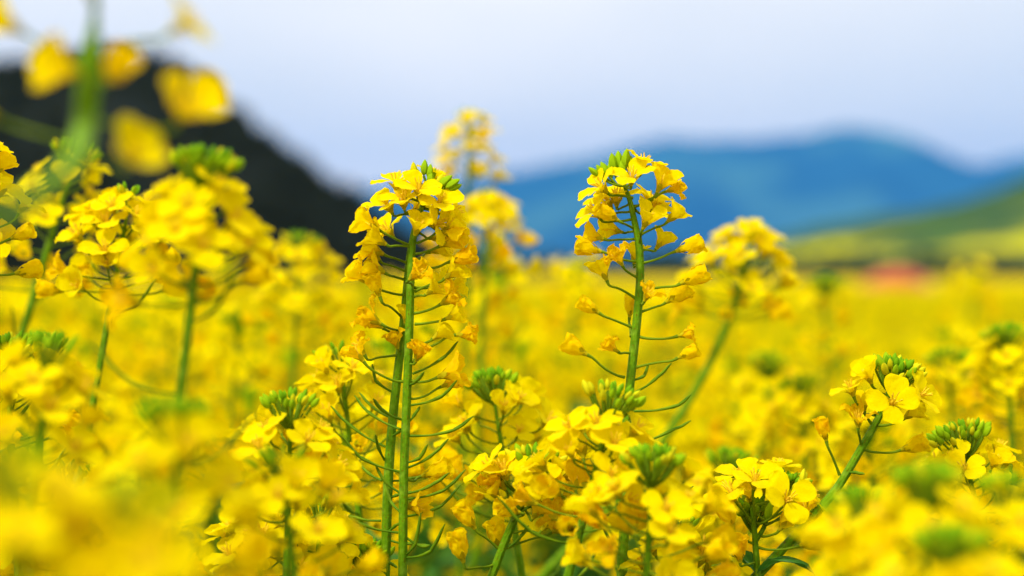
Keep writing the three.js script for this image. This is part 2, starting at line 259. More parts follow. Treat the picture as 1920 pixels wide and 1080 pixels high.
// ---------- plants with a head grown by rule around a traced tip
function grown(label, o) {
  const { tip, d, lean = 0, leanZ = 0, len = 0.07, open = 8, fade = 8, pods = 6, buds = 18, rad = 0.0075, seed = 1, ped = 0.017, s = 0.86, stem = 0.0014, bend = 0, gap = 0, budS = 1, leaves = 6, group } = o;
  const rnd = rng(seed * 7919 + 3), T = at(tip[0], tip[1], d).add(V(0, buds > 12 ? -0.007 : 0, 0)), total = len + 0.09, pts = [];
  const shape = (t) => V(T.x - lean * t * total - bend * t * t * total, T.y - t * total, T.z - leanZ * t * total);
  for (let k = 5; k >= 0; k--) pts.push(shape(k / 5));
  const P = newPlant(label, pts, [stem * 1.15, stem * 1.1, stem * 1.05, stem, stem * 0.8, stem * 0.5], group), axis = pts[5].clone().sub(pts[4]).normalize();
  const n = Math.round((open + fade) * 1.25); let az = rnd() * 6;
  for (let k = 0; k < n; k++) {
    const f = k / Math.max(1, n - 1);
    az += 2.39996 + (rnd() - 0.5) * 0.5;
    const tt = Math.min(0.97, (0.008 + f * (len - 0.006)) / total + (k >= open * 1.25 ? gap * 0.3 : 0)), A = shape(tt), el = lerp(buds > 12 ? 0.52 : 0.75, 0.12, f) + (rnd() - 0.5) * 0.3, out = V(Math.cos(az) * Math.cos(el), Math.sin(el), Math.sin(az) * Math.cos(el)).normalize();
    const L = ped * (0.62 + 0.45 * Math.min(1, f * 1.6)) * (0.85 + 0.3 * rnd()), B = A.clone().addScaledVector(out, L), dir = out.clone().multiplyScalar(1).add(V(0, k < open * 1.25 ? 0.55 + rnd() * 0.5 : 0.35 * rnd(), 0)).normalize();
    const kind = k < open * 1.25 ? (rnd() < 0.78 ? 'o' : 'h') : (rnd() < 0.3 ? 'h' : rnd() < 0.62 ? 'c' : 'w');
    addStalk(P.plant, P.base, A, B, dir, 0.00045 * s, (rnd() - 0.1) * 0.2);
    addFlower(P.plant, P.base, B, dir, kind, rnd() * 6.28, s * (0.88 + 0.24 * rnd()), rnd);
  }
  for (let k = 0; k < pods; k++) {
    az += 2.4; const A = shape(Math.min(0.99, (len + 0.006 + k / pods * 0.08) / total)), out = V(Math.cos(az), 0.18 + rnd() * 0.2, Math.sin(az)).normalize(), J = A.clone().addScaledVector(out, ped * (0.9 + 0.3 * rnd()));
    addPod(P.plant, P.base, A, J, J.clone().addScaledVector(out.add(V(0, 0.7, 0)).normalize(), 0.012 + rnd() * 0.006));
  }
  if (buds) addBuds(P.plant, P.base, T.clone().addScaledVector(axis, 0.0065), axis, buds, rad, rnd, s * budS);
  addLeaves(P, pts, rnd, leaves);
  return P;
}

// ------------------------------------------------------------------ the setting
{ // soil under the crop, running out to the foot of the mountains
  const g = gridGeo(60, 120, (u, v) => { const z = 25 - Math.pow(v, 3) * 16200, x = (u - 0.5) * (120 + -z * 0.9); return [x, -0.02 + 0.015 * fbm(x * 0.7, z * 0.7, 0, 2), z, x * 0.5, z * 0.5]; });
  structure('ground', g, new THREE.MeshPhysicalMaterial({ specularIntensity: 0, name: 'soil', roughness: 1, map: tex(256, 256, (u, v) => { const n = fbm(u * 8, v * 8, 1, 4), m = smooth(0, 0.4, fbm(u * 5, v * 5, 9, 3)); return [lerp(0.10 + 0.05 * n, 0.06, m), lerp(0.07 + 0.04 * n, 0.10 + 0.03 * n, m), lerp(0.045 + 0.02 * n, 0.03, m)]; }, true) })).geometry.computeVertexNormals();
}
const ridgeFn = (list) => (px) => { let i = 0; while (i < list.length - 2 && px > list[i + 1][0]) i++; const [x0, y0] = list[i], [x1, y1] = list[i + 1], t = Math.min(1, Math.max(0, (px - x0) / (x1 - x0))); return lerp(y0, y1, t * t * (3 - 2 * t) * 0.5 + t * 0.5); };
const HZ = 519;
function hillGeo(ridge, d, depth, nx, nz, x0, x1, rough, scale, colorAt) {   // a hill whose skyline follows heights read off the photograph
  const cols = [];
  const g = gridGeo(nx, nz, (u, v) => {
    const px = lerp(x0, x1, u), f = (v - 0.5) * 2, z = -(d + f * depth), x = (px - W / 2) / F * (d + f * depth * 0.6), hr = Math.max(0, (HZ - ridge(px)) / F * d + EYE.y), b = Math.pow(Math.max(0, Math.cos(f * Math.PI / 2)), 0.75);
    const y = hr * b * (1 + rough * fbm(x * scale, z * scale, 3, 4) * (1 - 0.5 * b)) + rough * 0.4 * hr * 0.25 * fbm(x * scale * 3, z * scale * 3, 7, 3) - 0.3;
    if (colorAt) cols.push(...colorAt(px, y / Math.max(hr, 0.01), x, z));
    return [x, y, z, x, z];
  });
  if (colorAt) g.setAttribute('color', new THREE.Float32BufferAttribute(cols, 3));
  return g;
}
// far mountains, the blue of the haze put partly into the forest colour
const ridgeMount = ridgeFn([[-2600, 330], [-1600, 250], [-700, 300], [0, 340], [500, 352], [690, 366], [860, 348], [960, 330], [1040, 312], [1120, 296], [1190, 272], [1260, 259], [1330, 264], [1410, 266], [1490, 260], [1570, 249], [1640, 252], [1690, 262], [1730, 284], [1775, 305], [1830, 314], [1920, 300], [2100, 262], [2500, 300], [3200, 230], [4400, 330]]);
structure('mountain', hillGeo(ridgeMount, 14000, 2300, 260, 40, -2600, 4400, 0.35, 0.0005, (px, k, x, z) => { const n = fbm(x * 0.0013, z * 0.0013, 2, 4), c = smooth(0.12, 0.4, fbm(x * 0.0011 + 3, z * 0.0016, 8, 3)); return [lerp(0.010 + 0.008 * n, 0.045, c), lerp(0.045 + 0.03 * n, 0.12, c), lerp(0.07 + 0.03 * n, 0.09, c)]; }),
  new THREE.MeshPhysicalMaterial({ specularIntensity: 0, name: 'mountain_forest_haze_tint', vertexColors: true, roughness: 1 }));
// the nearer slope on the right, with strips of crop in flower between woods
const ridgeSlope = ridgeFn([[900, 512], [1180, 500], [1330, 478], [1450, 446], [1560, 422], [1680, 402], [1780, 384], [1860, 360], [1930, 332], [2050, 290], [2300, 250], [2800, 300], [3300, 480], [3500, 512]]);
structure('hillside', hillGeo(ridgeSlope, 620, 160, 240, 60, 900, 3500, 0.2, 0.018, (px, k, x, z) => {
  const n = fbm(x * 0.07, z * 0.07, 2, 3), strip = smooth(-0.14, 0.12, fbm(x * 0.016 + 1.7, z * 0.042, 5, 3)) * smooth(0.2, 0.36, k) * (1 - smooth(0.6, 0.78, k)) * (1 - smooth(1840, 1930, px)), gr = smooth(-0.2, 0.3, fbm(x * 0.032, z * 0.05, 12, 3));
  const wood = [0.026 + 0.01 * n, 0.06 + 0.02 * n, 0.026], grass = [0.05, 0.11, 0.02], bloom = [0.44, 0.42, 0.005];
  return wood.map((w, i) => lerp(lerp(w, grass[i], gr * 0.6), bloom[i], strip * 0.9));
}), new THREE.MeshPhysicalMaterial({ specularIntensity: 0, name: 'hillside', vertexColors: true, roughness: 1 }));
// the dark wooded hill on the left
const ridgeDark = ridgeFn([[-1500, 470], [-900, 330], [-500, 190], [-200, 140], [0, 128], [140, 112], [270, 116], [350, 150], [430, 205], [500, 258], [560, 305], [610, 348], [650, 378], [700, 408], [760, 445], [830, 482], [900, 505], [960, 520]]);
const DARK_D = 100, DARK_Z = 14;
structure('hill', hillGeo(ridgeDark, DARK_D, DARK_Z, 160, 40, -1500, 960, 0.12, 0.2, (px, k, x, z) => { const n = fbm(x * 0.4, z * 0.4, 2, 3); return [0.012 + 0.004 * n, 0.016 + 0.004 * n, 0.014]; }), new THREE.MeshPhysicalMaterial({ specularIntensity: 0, name: 'hill_soil', vertexColors: true, roughness: 1 }));
function crownGeo(seed, det) {
  const g = new THREE.IcosahedronGeometry(1, det), a = g.attributes.position, v = new THREE.Vector3();
  for (let i = 0; i < a.count; i++) { v.fromBufferAttribute(a, i); const k = 1 + 0.35 * fbm(v.x * 1.7 + seed, v.y * 1.7, v.z * 1.7, 2) + 0.75 * fbm(v.x * 5 + seed, v.y * 5, v.z * 5, 3); v.multiplyScalar(k); v.y = v.y * 1.15 + 0.7; a.setXYZ(i, v.x, v.y, v.z); }
  g.computeVertexNormals(); return g;
}
const darkLeaf = new THREE.MeshPhysicalMaterial({ specularIntensity: 0, name: 'dark_evergreen', color: new THREE.Color().setRGB(0.011, 0.016, 0.014), roughness: 1 });
function wood(name, label, mat, n, seed, put, smin, smax) {
  const o = new THREE.Group(); o.name = name; o.userData = { kind: 'stuff', label, category: 'wood' }; scene.add(o);
  const r = rng(seed), geos = [crownGeo(1, 3), crownGeo(5, 3)], m = new THREE.Matrix4();
  geos.forEach((g, k) => { const im = new THREE.InstancedMesh(g, mat, n >> 1); im.name = 'tree_crowns'; im.userData.kind = 'stuff'; for (let i = 0; i < n >> 1; i++) { const p = put(r), s = lerp(smin, smax, r()); m.compose(p, new THREE.Quaternion().setFromAxisAngle(V(0, 1, 0), r() * 6.28), V(s, s * (0.8 + 0.6 * r()), s)); im.setMatrixAt(i, m); } o.add(im); });
}
wood('hill_wood', 'dark evergreen wood covering the near hill on the left', darkLeaf, 2600, 3, (r) => { const px = lerp(-1500, 960, r()), f = r() * 1.9 - 0.95, z = -(DARK_D + f * DARK_Z), x = (px - W / 2) / F * (DARK_D + f * DARK_Z * 0.6), hr = Math.max(0, (HZ - ridgeDark(px)) / F * DARK_D + EYE.y); return V(x, hr * Math.pow(Math.max(0, Math.cos(f * Math.PI / 2)), 0.75) * 0.96 - 0.8, z); }, 0.35, 0.75);
const hedgeLeaf = new THREE.MeshPhysicalMaterial({ specularIntensity: 0, name: 'hedge_green', color: new THREE.Color().setRGB(0.022, 0.04, 0.03), roughness: 1 });
wood('tree_line', 'dark line of trees along the far edge of the field', hedgeLeaf, 900, 8, (r) => V(lerp(-8, 75, r()), lerp(0, 0.3, r()), -190 - r() * 30), 0.5, 1.35);

// ------------------------------------------------------------------ plants standing near the plane of focus
const Z1 = (x, y) => [600 + x / 2.7, 280 + y / 2.7], Z2 = (x, y) => [600 + x / 2.453, 640 + y / 2.453], Z3 = (x, y) => [1040 + x / 2.25, 280 + y / 2.25], Z5 = (x, y) => [1340 + x / 2.455, 640 + y / 2.455], Z6 = (x, y) => [1340 + x / 4.5, 840 + y / 4.5], Z7 = (x, y) => [880 + x / 2.7, 680 + y / 2.7];
const D0 = 0.76;
{ // the tall pair at the centre: front stem
  const P = traced('tall sharp rapeseed plant left of centre, its bare lower stem set with thin pods', D0,
    [[755, 1080], [757, 900], [763, 740], [768, 600], [771, 500], [775, 445], [789, 395], [801, 368], [806, 352]], [0.00165, 0.0016, 0.0016, 0.0015, 0.0014, 0.0013, 0.001, 0.0008, 0.0006],
    [[530, 270, 388, 212, 95, 'o', 0.1, 0.002], [525, 290, 497, 238, 80, 'o', 0.55, 0.008], [500, 335, 365, 320, 120, 'o', 0.25, 0.002], [505, 310, 428, 302, 100, 'o', 0.45, 0.006], [470, 490, 292, 405, 150, 'h', 0.15, 0.004, 1.05],
      [540, 240, 598, 300, 75, 'o', 0.75, 0.006], [500, 360, 625, 410, 35, 'h', 0.2, 0.004, 1.1], [495, 430, 480, 435, 70, 'h', 0.4, 0.009], [520, 350, 560, 385, 10, 'o', 0.6, 0.003], [450, 490, 335, 482, 150, 'h', 0.25, 0.003, 1.05],
      [490, 475, 622, 418, -15, 'c', 0.4, 0.005], [480, 530, 606, 490, 25, 'h', 0.2, 0.003], [535, 600, 662, 568, 18, 'c', 0.15, 0.004, 1.12], [480, 720, 632, 654, 38, 'h', 0.2, 0.004, 1.05],
      [470, 690, 452, 660, 40, 'w', 0.6, 0.010], [475, 745, 537, 735, 35, 'h', 0.2, 0.002, 1.1], [475, 830, 612, 784, 30, 'w', 0.2, 0.003, 1.1], [480, 885, 637, 858, 22, 'h', 0.1, 0.003], [475, 1000, 572, 960, 35, 'h', 0.15, 0.003], [478, 1030, 690, 940, 8, 'w', 0.2, 0.005],
      [470, 1078, 482, 1060, 70, 'w', 0.3, 0.006, 0.8], [500, 400, 470, 330, 60, 'o', 0.2, -0.006], [520, 330, 610, 350, 40, 'o', 0.1, -0.008], [500, 420, 560, 450, 0, 'h', 0.2, -0.008], [480, 560, 560, 520, 15, 'h', 0, -0.01],
      [530, 300, 640, 330, 20, 'o', 0.2, -0.004], [545, 230, 570, 170, 70, 'o', 0.0, -0.006, 0.8], [480, 700, 640, 690, 5, 'h', 0.1, -0.007]],
    [], [[480, 150, 95, 1.15, 1], [525, 135, 85, 1.1], [548, 148, 80, 1.0], [596, 195, 40, 1.3], [585, 190, 60, 1.0, 1], [632, 195, 30, 1.15], [640, 215, 25, 1.15], [555, 190, 85, 1.1], [505, 165, 100, 0.9], [560, 160, 70, 0.9]], Z1, 11);
  const R = P.rnd, P3 = (x, y, dz = 0) => { const [a, b] = Z2(x, y); return at(a, b, D0 - dz); };
  for (const [ax, ay, jx, jy, tx, ty] of [[425, 150, 580, 65, 635, 0], [410, 200, 445, 180, 480, 140], [412, 295, 565, 250, 630, 180], [410, 435, 615, 408, 705, 345], [390, 560, 460, 535, 495, 475], [405, 580, 520, 520, 590, 450], [400, 700, 515, 660, 595, 605], [400, 725, 575, 682, 670, 590], [400, 805, 560, 755, 650, 655], [395, 995, 510, 965, 575, 840], [392, 985, 440, 930, 465, 790], [375, 360, 280, 310, 245, 265], [370, 405, 215, 320, 160, 250], [365, 600, 180, 530, 105, 440], [365, 695, 295, 640, 255, 570], [375, 790, 325, 735, 300, 655], [360, 880, 175, 835, 130, 805], [400, 905, 470, 945, 505, 938], [405, 375, 440, 330, 460, 300]]) { const dz = (R() - 0.4) * 0.016; addPod(P.plant, P.base, P3(ax, ay), P3(jx, jy, dz), P3(tx, ty, dz * 1.6), 0.00055 + R() * 0.00015); }
  for (const [sx, sy, bx, by, ang, k, cam, dz, s] of [[415, 178, 545, 165, 20, 'h', 0.2, 0.004, 1.15], [400, 262, 560, 208, 25, 'w', 0.2, -0.004, 0.8], [400, 632, 470, 620, 20, 'c', 0.2, -0.01, 1.1], [385, 770, 395, 765, 15, 'h', 0.5, -0.004, 1.0], [385, 185, 200, 92, 130, 'w', 0.1, 0.004, 0.9], [410, 98, 440, 92, 60, 'w', 0.3, 0.006, 0.8]]) {
    const B = P3(bx, by, dz), a = ang * Math.PI / 180, dir = V(Math.cos(a), Math.sin(a), cam).normalize(); addStalk(P.plant, P.base, P3(sx, sy), B, dir); addFlower(P.plant, P.base, B, dir, k, R() * 6, s * 0.85, R, k === 'c' ? M.mature : M.faded);
  }
  addLeaves(P, P.stemPts, R, 3);
}
{ // the stem close behind it
  const P = traced('paler thick stem standing just behind the tall central plant', D0 + 0.012,
    [[722, 1080], [728, 900], [736, 790], [748, 680], [757, 600], [763, 530], [768, 470], [776, 430]], [0.0018, 0.0018, 0.0017, 0.0016, 0.0015, 0.0013, 0.001, 0.0007],
    [[450, 580, 322, 532, 155, 'h', 0.2, 0.006, 1.1], [430, 660, 327, 625, 150, 'h', 0.15, 0.008, 1.1], [440, 735, 250, 676, 140, 'h', 0.15, 0.008, 1.15], [425, 862, 303, 745, 112, 'c', 0.1, 0.012, 0.95], [440, 915, 306, 882, 150, 'w', 0.2, 0.01, 1.25], [400, 935, 318, 905, 150, 'w', 0.2, 0.004, 0.8],
      [440, 620, 300, 560, 135, 'o', 0.2, 0.0], [460, 500, 370, 440, 130, 'o', 0.3, -0.003], [400, 1040, 225, 1040, 125, 'w', 0.1, 0.008], [430, 880, 430, 880, 80, 'h', 0.2, 0.004, 0.8], [405, 1020, 395, 1010, 110, 'w', 0.2, 0.004, 0.9], [440, 700, 560, 690, 20, 'h', 0.1, -0.006]],
    [], [], Z1, 23);
  const R = P.rnd, P3 = (x, y, dz = 0) => { const [a, b] = Z2(x, y); return at(a, b, D0 + 0.012 - dz); };
  for (const [ax, ay, jx, jy, tx, ty] of [[340, 237, 255, 180, 240, 105], [300, 485, 125, 375, 50, 298], [297, 545, 265, 480, 255, 430], [285, 640, 215, 600, 185, 565], [280, 825, 160, 810, 130, 800], [320, 440, 370, 410, 400, 395], [310, 640, 420, 630, 470, 618], [300, 720, 360, 705, 420, 690], [320, 915, 420, 930, 500, 938], [300, 880, 350, 845, 375, 830], [350, 360, 240, 300, 180, 235], [290, 990, 340, 1030, 355, 1040]]) { const dz = (R() - 0.5) * 0.012; addPod(P.plant, P.base, P3(ax, ay), P3(jx, jy, dz), P3(tx, ty, dz * 1.6), 0.00055); }
  addLeaves(P, P.stemPts, R, 3);
}
{ // the tall one right of centre, clear against the mountain
  const P = traced('tall sharp rapeseed plant right of centre with its head against the blue mountain', D0,
    [[1166, 1080], [1170, 1000], [1172, 900], [1176, 780], [1183, 705], [1193, 613], [1200, 524], [1198, 458], [1191, 422], [1180, 373], [1171, 349]], [0.0019, 0.0018, 0.0017, 0.0016, 0.0016, 0.0016, 0.0015, 0.0014, 0.0012, 0.0009, 0.0006],
    [[300, 160, 368, 92, 75, 'o', 0.05, 0.002], [292, 155, 322, 152, 88, 'o', 0.5, 0.008], [330, 205, 222, 182, 140, 'o', 0.3, 0.004], [335, 245, 432, 182, 62, 'h', 0.15, 0.004, 1.1], [335, 240, 470, 178, 20, 'w', 0.2, -0.004, 0.8], [320, 225, 262, 240, 95, 'o', 0.3, -0.006], [325, 295, 192, 290, 130, 'o', 0.35, 0.002], [335, 335, 268, 300, 148, 'c', 0.2, 0.008], [340, 345, 285, 350, 165, 'h', 0.2, -0.004],
      [340, 255, 390, 272, 50, 'o', 0.3, -0.006], [355, 400, 372, 335, 65, 'h', 0.35, 0.007, 1.1], [360, 362, 476, 305, 42, 'h', 0.1, 0.003], [345, 378, 206, 378, 165, 'h', 0.1, 0.002], [345, 472, 196, 432, 165, 'c', 0.1, 0.004, 1.1], [352, 538, 286, 490, 120, 'w', 0.35, 0.006], [362, 425, 428, 420, 55, 'h', 0.15, -0.003], [350, 485, 335, 482, 85, 'h', 0.1, -0.008],
      [370, 480, 512, 430, 20, 'c', 0.1, 0.004, 1.15], [345, 632, 220, 552, 115, 'h', 0.1, 0.003], [375, 590, 532, 566, 25, 'c', 0.1, 0.003, 1.15], [362, 652, 378, 640, 65, 'w', 0.4, 0.008], [366, 685, 470, 645, 35, 'c', 0.15, -0.004, 1.1], [330, 752, 186, 690, 148, 'c', 0.1, 0.004, 1.05], [355, 790, 520, 788, 15, 'w', 0.1, 0.004, 0.85], [322, 860, 266, 853, 145, 'w', 0.35, 0.006, 0.85], [322, 790, 316, 708, 85, 'c', 0.1, -0.008, 0.9], [295, 962, 136, 866, 150, 'c', 0.1, 0.004, 1.05], [335, 922, 520, 880, 25, 'c', 0.1, 0.004, 0.95], [345, 400, 400, 250, 70, 'o', 0.2, -0.008], [330, 260, 240, 250, 120, 'o', 0.2, -0.008]],
    [[315, 978, 378, 955, 397, 903], [345, 1022, 432, 963, 492, 903], [330, 1105, 525, 1078, 575, 1035], [300, 1250, 505, 1180, 575, 1145]],
    [[255, 108, 100, 1.5], [275, 90, 95, 1.35], [297, 85, 85, 1.4], [232, 118, 120, 1.2], [215, 122, 125, 1.1], [185, 112, 140, 0.9], [240, 128, 100, 1.1], [285, 110, 90, 1.1], [310, 95, 80, 1.1]], Z3, 37);
  const R = P.rnd, Z4 = (x, y) => at(800 + x / 2.7, 680 + y / 2.7, D0);
  addPod(P.plant, P.base, Z4(985, 945), Z4(930, 905), Z4(880, 795)); addPod(P.plant, P.base, Z4(1020, 735), Z4(1245, 708), Z4(1350, 625)); addPod(P.plant, P.base, Z4(985, 720), Z4(800, 670), Z4(755, 640));
  addLeaves(P, P.stemPts, R, 3);
}
{ // the leaning one at the right
  const P = traced('rapeseed plant leaning to the right with open flowers under a domed green bud head', D0,
    [[1427, 1072], [1515, 978], [1568, 917], [1613, 844], [1641, 795], [1660, 756], [1668, 728]], [0.0017, 0.0016, 0.0015, 0.0014, 0.0013, 0.0011, 0.0008],
    [[785, 285, 806, 305, 75, 'o', 1.6, 0.010, 1.1], [790, 265, 915, 268, 35, 'o', 0.8, 0.006, 1.1], [745, 385, 872, 355, 38, 'h', 0.35, 0.005, 1.15], [780, 245, 722, 195, 115, 'h', 0.3, 0.004, 1.1], [722, 380, 640, 252, 112, 'o', 0.15, 0.004], [740, 340, 690, 320, 95, 'h', 0.2, -0.006], [675, 480, 661, 396, 92, 'w', 0.3, 0.006, 1.1], [575, 615, 514, 458, 105, 'c', 0.1, 0.004], [680, 495, 858, 500, 20, 'c', 0.1, -0.002, 1.25], [790, 280, 890, 275, 40, 'h', 0.4, -0.006], [455, 845, 430, 820, 120, 'w', 0.4, 0.008], [400, 940, 390, 940, 10, 'c', 0.1, -0.01, 1.1]],
    [[460, 860, 515, 910, 552, 945], [610, 598, 650, 603, 690, 610], [550, 705, 590, 702, 625, 700]], [], Z5, 41);
  const c = at(1682, 692, D0 + 0.002), ax = V(0.22, 0.95, 0.15).normalize(); addBuds(P.plant, P.base, c, ax, 34, 0.0078, rng(5), 1.0, 0.45);
}
{ // the low pair of heads below it
  const P = traced('low rapeseed plant with two small bud clusters beside the foot of the leaning stem', D0 - 0.004,
    [[1421, 1078], [1417, 1030], [1415, 1000], [1412, 970], [1409, 950]], [0.0012, 0.0011, 0.0010, 0.0009, 0.0006],
    [[340, 700, 330, 340, 85, 'o', 0.5, 0.006, 1.25], [350, 640, 590, 470, 70, 'o', 1.6, 0.012, 1.15], [330, 650, 175, 440, 120, 'o', 0.2, 0.004, 1.1], [330, 805, 155, 670, 112, 'c', 0.15, 0.004, 1.15], [345, 960, 215, 965, 98, 'c', 0.2, 0.006, 1.15], [400, 745, 545, 692, 52, 'c', 0.15, 0.006, 1.2], [370, 840, 718, 825, 15, 'c', 0.1, 0.0, 1.2], [420, 620, 730, 440, 30, 'o', 0.2, -0.004, 1.1], [400, 620, 530, 230, 85, 'o', 0.1, -0.01], [330, 620, 420, 380, 80, 'o', 0.1, -0.012, 1.1], [330, 560, 230, 300, 110, 'o', 0.2, -0.01], [330, 700, 300, 450, 100, 'h', 0.2, -0.006], [420, 650, 640, 560, 40, 'h', 0.1, -0.006], [430, 650, 690, 480, 20, 'h', 0.2, -0.012]],
    [], [[440, 610, 80, 1.3], [700, 335, 60, 1.2, 1], [690, 350, 40, 1.2, 1], [735, 300, 80, 1.0, 1]], Z6, 53);
  part(P.plant, 'branch', tube([at(...Z6(352, 775), D0 - 0.004), at(...Z6(420, 660), D0), at(...Z6(470, 480), D0), at(...Z6(560, 300), D0)].map((p) => p.sub(P.base)), [0.0009, 0.0008, 0.0008, 0.0006], 8, 10), M.stem);
  addBuds(P.plant, P.base, at(...Z6(312, 500), D0 + 0.002), V(-0.05, 1, 0.1).normalize(), 16, 0.0048, rng(8), 1.0, 0.6);
  addBuds(P.plant, P.base, at(...Z6(600, 270), D0), V(0.2, 0.95, 0.1).normalize(), 26, 0.0062, rng(9), 0.9, 0.4);
  for (const [x, y, ry, s] of [[350, 1055, 2.7, 1], [360, 1065, -0.3, 0.8]]) { const l = part(P.plant, 'leaf', LEAF_SMALL, M.leaf); l.position.copy(at(...Z6(x, y), D0 - 0.004)).sub(P.base); l.rotation.y = ry; l.scale.setScalar(s); }
}
{ // the cluster at the bottom middle
  const P = traced('leaning stem low in the middle carrying orange-tinged fading flowers', D0 - 0.008,
    [[927, 1068], [947, 1015], [966, 970], [987, 920], [998, 872]], [0.0015, 0.0015, 0.0014, 0.0012, 0.0008],
    [[270, 690, 190, 590, 110, 'o', 0.4, 0.006, 1.1], [275, 680, 130, 560, 135, 'o', 0.2, 0.004, 1.15], [300, 640, 345, 650, 85, 'o', 1.0, 0.012, 1.15], [235, 790, 150, 690, 125, 'h', 0.3, 0.004, 1.1], [215, 805, 255, 760, 160, 'c', 0.4, 0.010, 1.15], [230, 760, 180, 640, 130, 'w', 0.3, 0.002, 1.2], [280, 735, 320, 790, 60, 'h', 0.3, 0.004], [225, 860, 370, 845, 50, 'c', 0.2, 0.004, 1.3], [300, 650, 420, 580, 60, 'h', 0.3, 0.002, 1.3], [300, 700, 470, 590, 25, 'w', 0.2, -0.002, 1.4], [200, 900, 150, 940, 100, 'c', 0.2, -0.004, 1.2], [150, 945, 30, 840, 125, 'c', 0.1, 0.004, 1.15], [190, 940, 420, 860, 25, 'h', 0.1, -0.004, 1.1], [310, 600, 270, 560, 100, 'o', 0.3, -0.006, 1.1], [300, 620, 390, 600, 50, 'o', 0.3, -0.006, 1.1], [290, 690, 460, 690, 30, 'h', 0.2, -0.004], [130, 1020, -30, 1010, 105, 'c', 0.15, 0.01, 1.2], [240, 780, 300, 720, 70, 'h', 0.5, 0.004]],
    [[270, 740, 330, 720, 390, 695], [190, 940, 260, 880, 300, 825]], [], Z7, 61);
  addBuds(P.plant, P.base, at(1000, 858, D0 - 0.01), V(0.05, 1, 0.1).normalize(), 22, 0.0066, rng(12), 1.05, 0.5);
}
grown('rapeseed head with lime buds, just in front of the foot of the tall right stem', { tip: [1143, 742], d: 0.715, lean: 0.26, len: 0.036, open: 12, fade: 7, pods: 6, buds: 34, rad: 0.009, seed: 3, ped: 0.016, stem: 0.0016 });
grown('blurred rapeseed head low in front of the tall right stem, orange petals below', { tip: [1222, 858], d: 0.675, lean: 0.05, len: 0.034, open: 9, fade: 9, pods: 3, buds: 34, rad: 0.0085, seed: 6, ped: 0.019, stem: 0.0014 });
grown('softly blurred head with dark green buds between the two tall plants', { tip: [926, 712], d: 0.835, lean: -0.16, len: 0.042, open: 11, fade: 8, pods: 3, buds: 32, rad: 0.009, seed: 9, ped: 0.02 });
grown('small sharp head with open flowers at the bottom edge right of centre', { tip: [1275, 1010], d: 0.755, lean: 0.05, len: 0.03, open: 11, fade: 4, pods: 0, buds: 12, rad: 0.0055, seed: 14, ped: 0.015, stem: 0.0011 });
grown('rapeseed head with wide flat dome of dark buds near the right edge', { tip: [1808, 812], d: 0.79, lean: -0.22, len: 0.032, open: 11, fade: 8, pods: 1, buds: 44, rad: 0.0098, seed: 17, ped: 0.018 });
grown('rapeseed head with yellow petals around lime buds left of the central stems', { tip: [545, 752], d: 0.715, lean: 0.03, len: 0.030, open: 8, fade: 7, pods: 3, buds: 26, rad: 0.008, seed: 21, ped: 0.016, stem: 0.0012 });
grown('small round bud head low beside the left central stem', { tip: [686, 1032], d: 0.775, lean: 0, len: 0.022, open: 5, fade: 3, pods: 0, buds: 30, rad: 0.007, seed: 22, ped: 0.014, stem: 0.0012 });
grown('dark bud cluster among sharp petals at the bottom left of centre', { tip: [518, 968], d: 0.78, lean: -0.1, len: 0.026, open: 9, fade: 5, pods: 2, buds: 26, rad: 0.0072, seed: 24, ped: 0.016, stem: 0.0012 });
grown('rapeseed plant with yellow flowers left behind the pod-bearing stems', { tip: [640, 690], d: 0.83, lean: -0.12, len: 0.05, open: 9, fade: 9, pods: 4, buds: 10, rad: 0.006, seed: 27, ped: 0.018 });
grown('sharp bright flowers cut by the left edge of the frame above the blur', { tip: [-72, 275], d: 0.755, lean: -0.02, len: 0.042, open: 12, fade: 6, pods: 3, buds: 10, rad: 0.006, seed: 31, ped: 0.018 });
grown('sharp head with dark green buds at the left edge, halfway down', { tip: [14, 648], d: 0.76, lean: -0.05, len: 0.036, open: 8, fade: 7, pods: 4, buds: 30, rad: 0.0085, seed: 33, ped: 0.018 });
grown('unopened green bud head beside the left edge cluster', { tip: [82, 640], d: 0.85, lean: 0.05, len: 0.02, open: 0, fade: 2, pods: 0, buds: 36, rad: 0.0075, seed: 34, ped: 0.014 });
grown('rapeseed plant with a round head before the dark hill, far left', { tip: [136, 282], d: 0.98, lean: 0.3, len: 0.055, open: 12, fade: 6, pods: 4, buds: 34, rad: 0.010, seed: 36, ped: 0.018, stem: 0.0018 });
grown('blurred rapeseed plant with large lime bud head before the dark hill', { tip: [385, 300], d: 0.60, lean: 0.12, len: 0.032, open: 11, fade: 6, pods: 4, buds: 46, rad: 0.0085, seed: 38, ped: 0.013, budS: 0.85 });
grown('rapeseed head with a dark short stem below the far-left blurred flowers', { tip: [240, 392], d: 0.84, lean: 0.18, len: 0.034, open: 14, fade: 8, pods: 1, buds: 8, rad: 0.006, seed: 40, ped: 0.018, stem: 0.0013 });
grown('small blurred head at the right foot of the dark hill', { tip: [562, 446], d: 1.2, lean: 0.05, len: 0.05, open: 14, fade: 6, pods: 4, buds: 14, rad: 0.008, seed: 42, ped: 0.02 });
grown('tall blurred rapeseed plant behind the central pair, topped by a flat yellow cap', { tip: [880, 236], d: 1.25, lean: 0.02, len: 0.09, open: 14, fade: 20, pods: 4, buds: 6, rad: 0.006, seed: 44, ped: 0.018, gap: 0.5, stem: 0.0016 });
grown('blurred arching rapeseed plant with a ring of flowers right of the mountain stem', { tip: [1408, 446], d: 1.08, lean: 0.16, bend: 0.35, len: 0.04, open: 18, fade: 8, pods: 0, buds: 8, rad: 0.005, seed: 47, ped: 0.021, stem: 0.0019 });
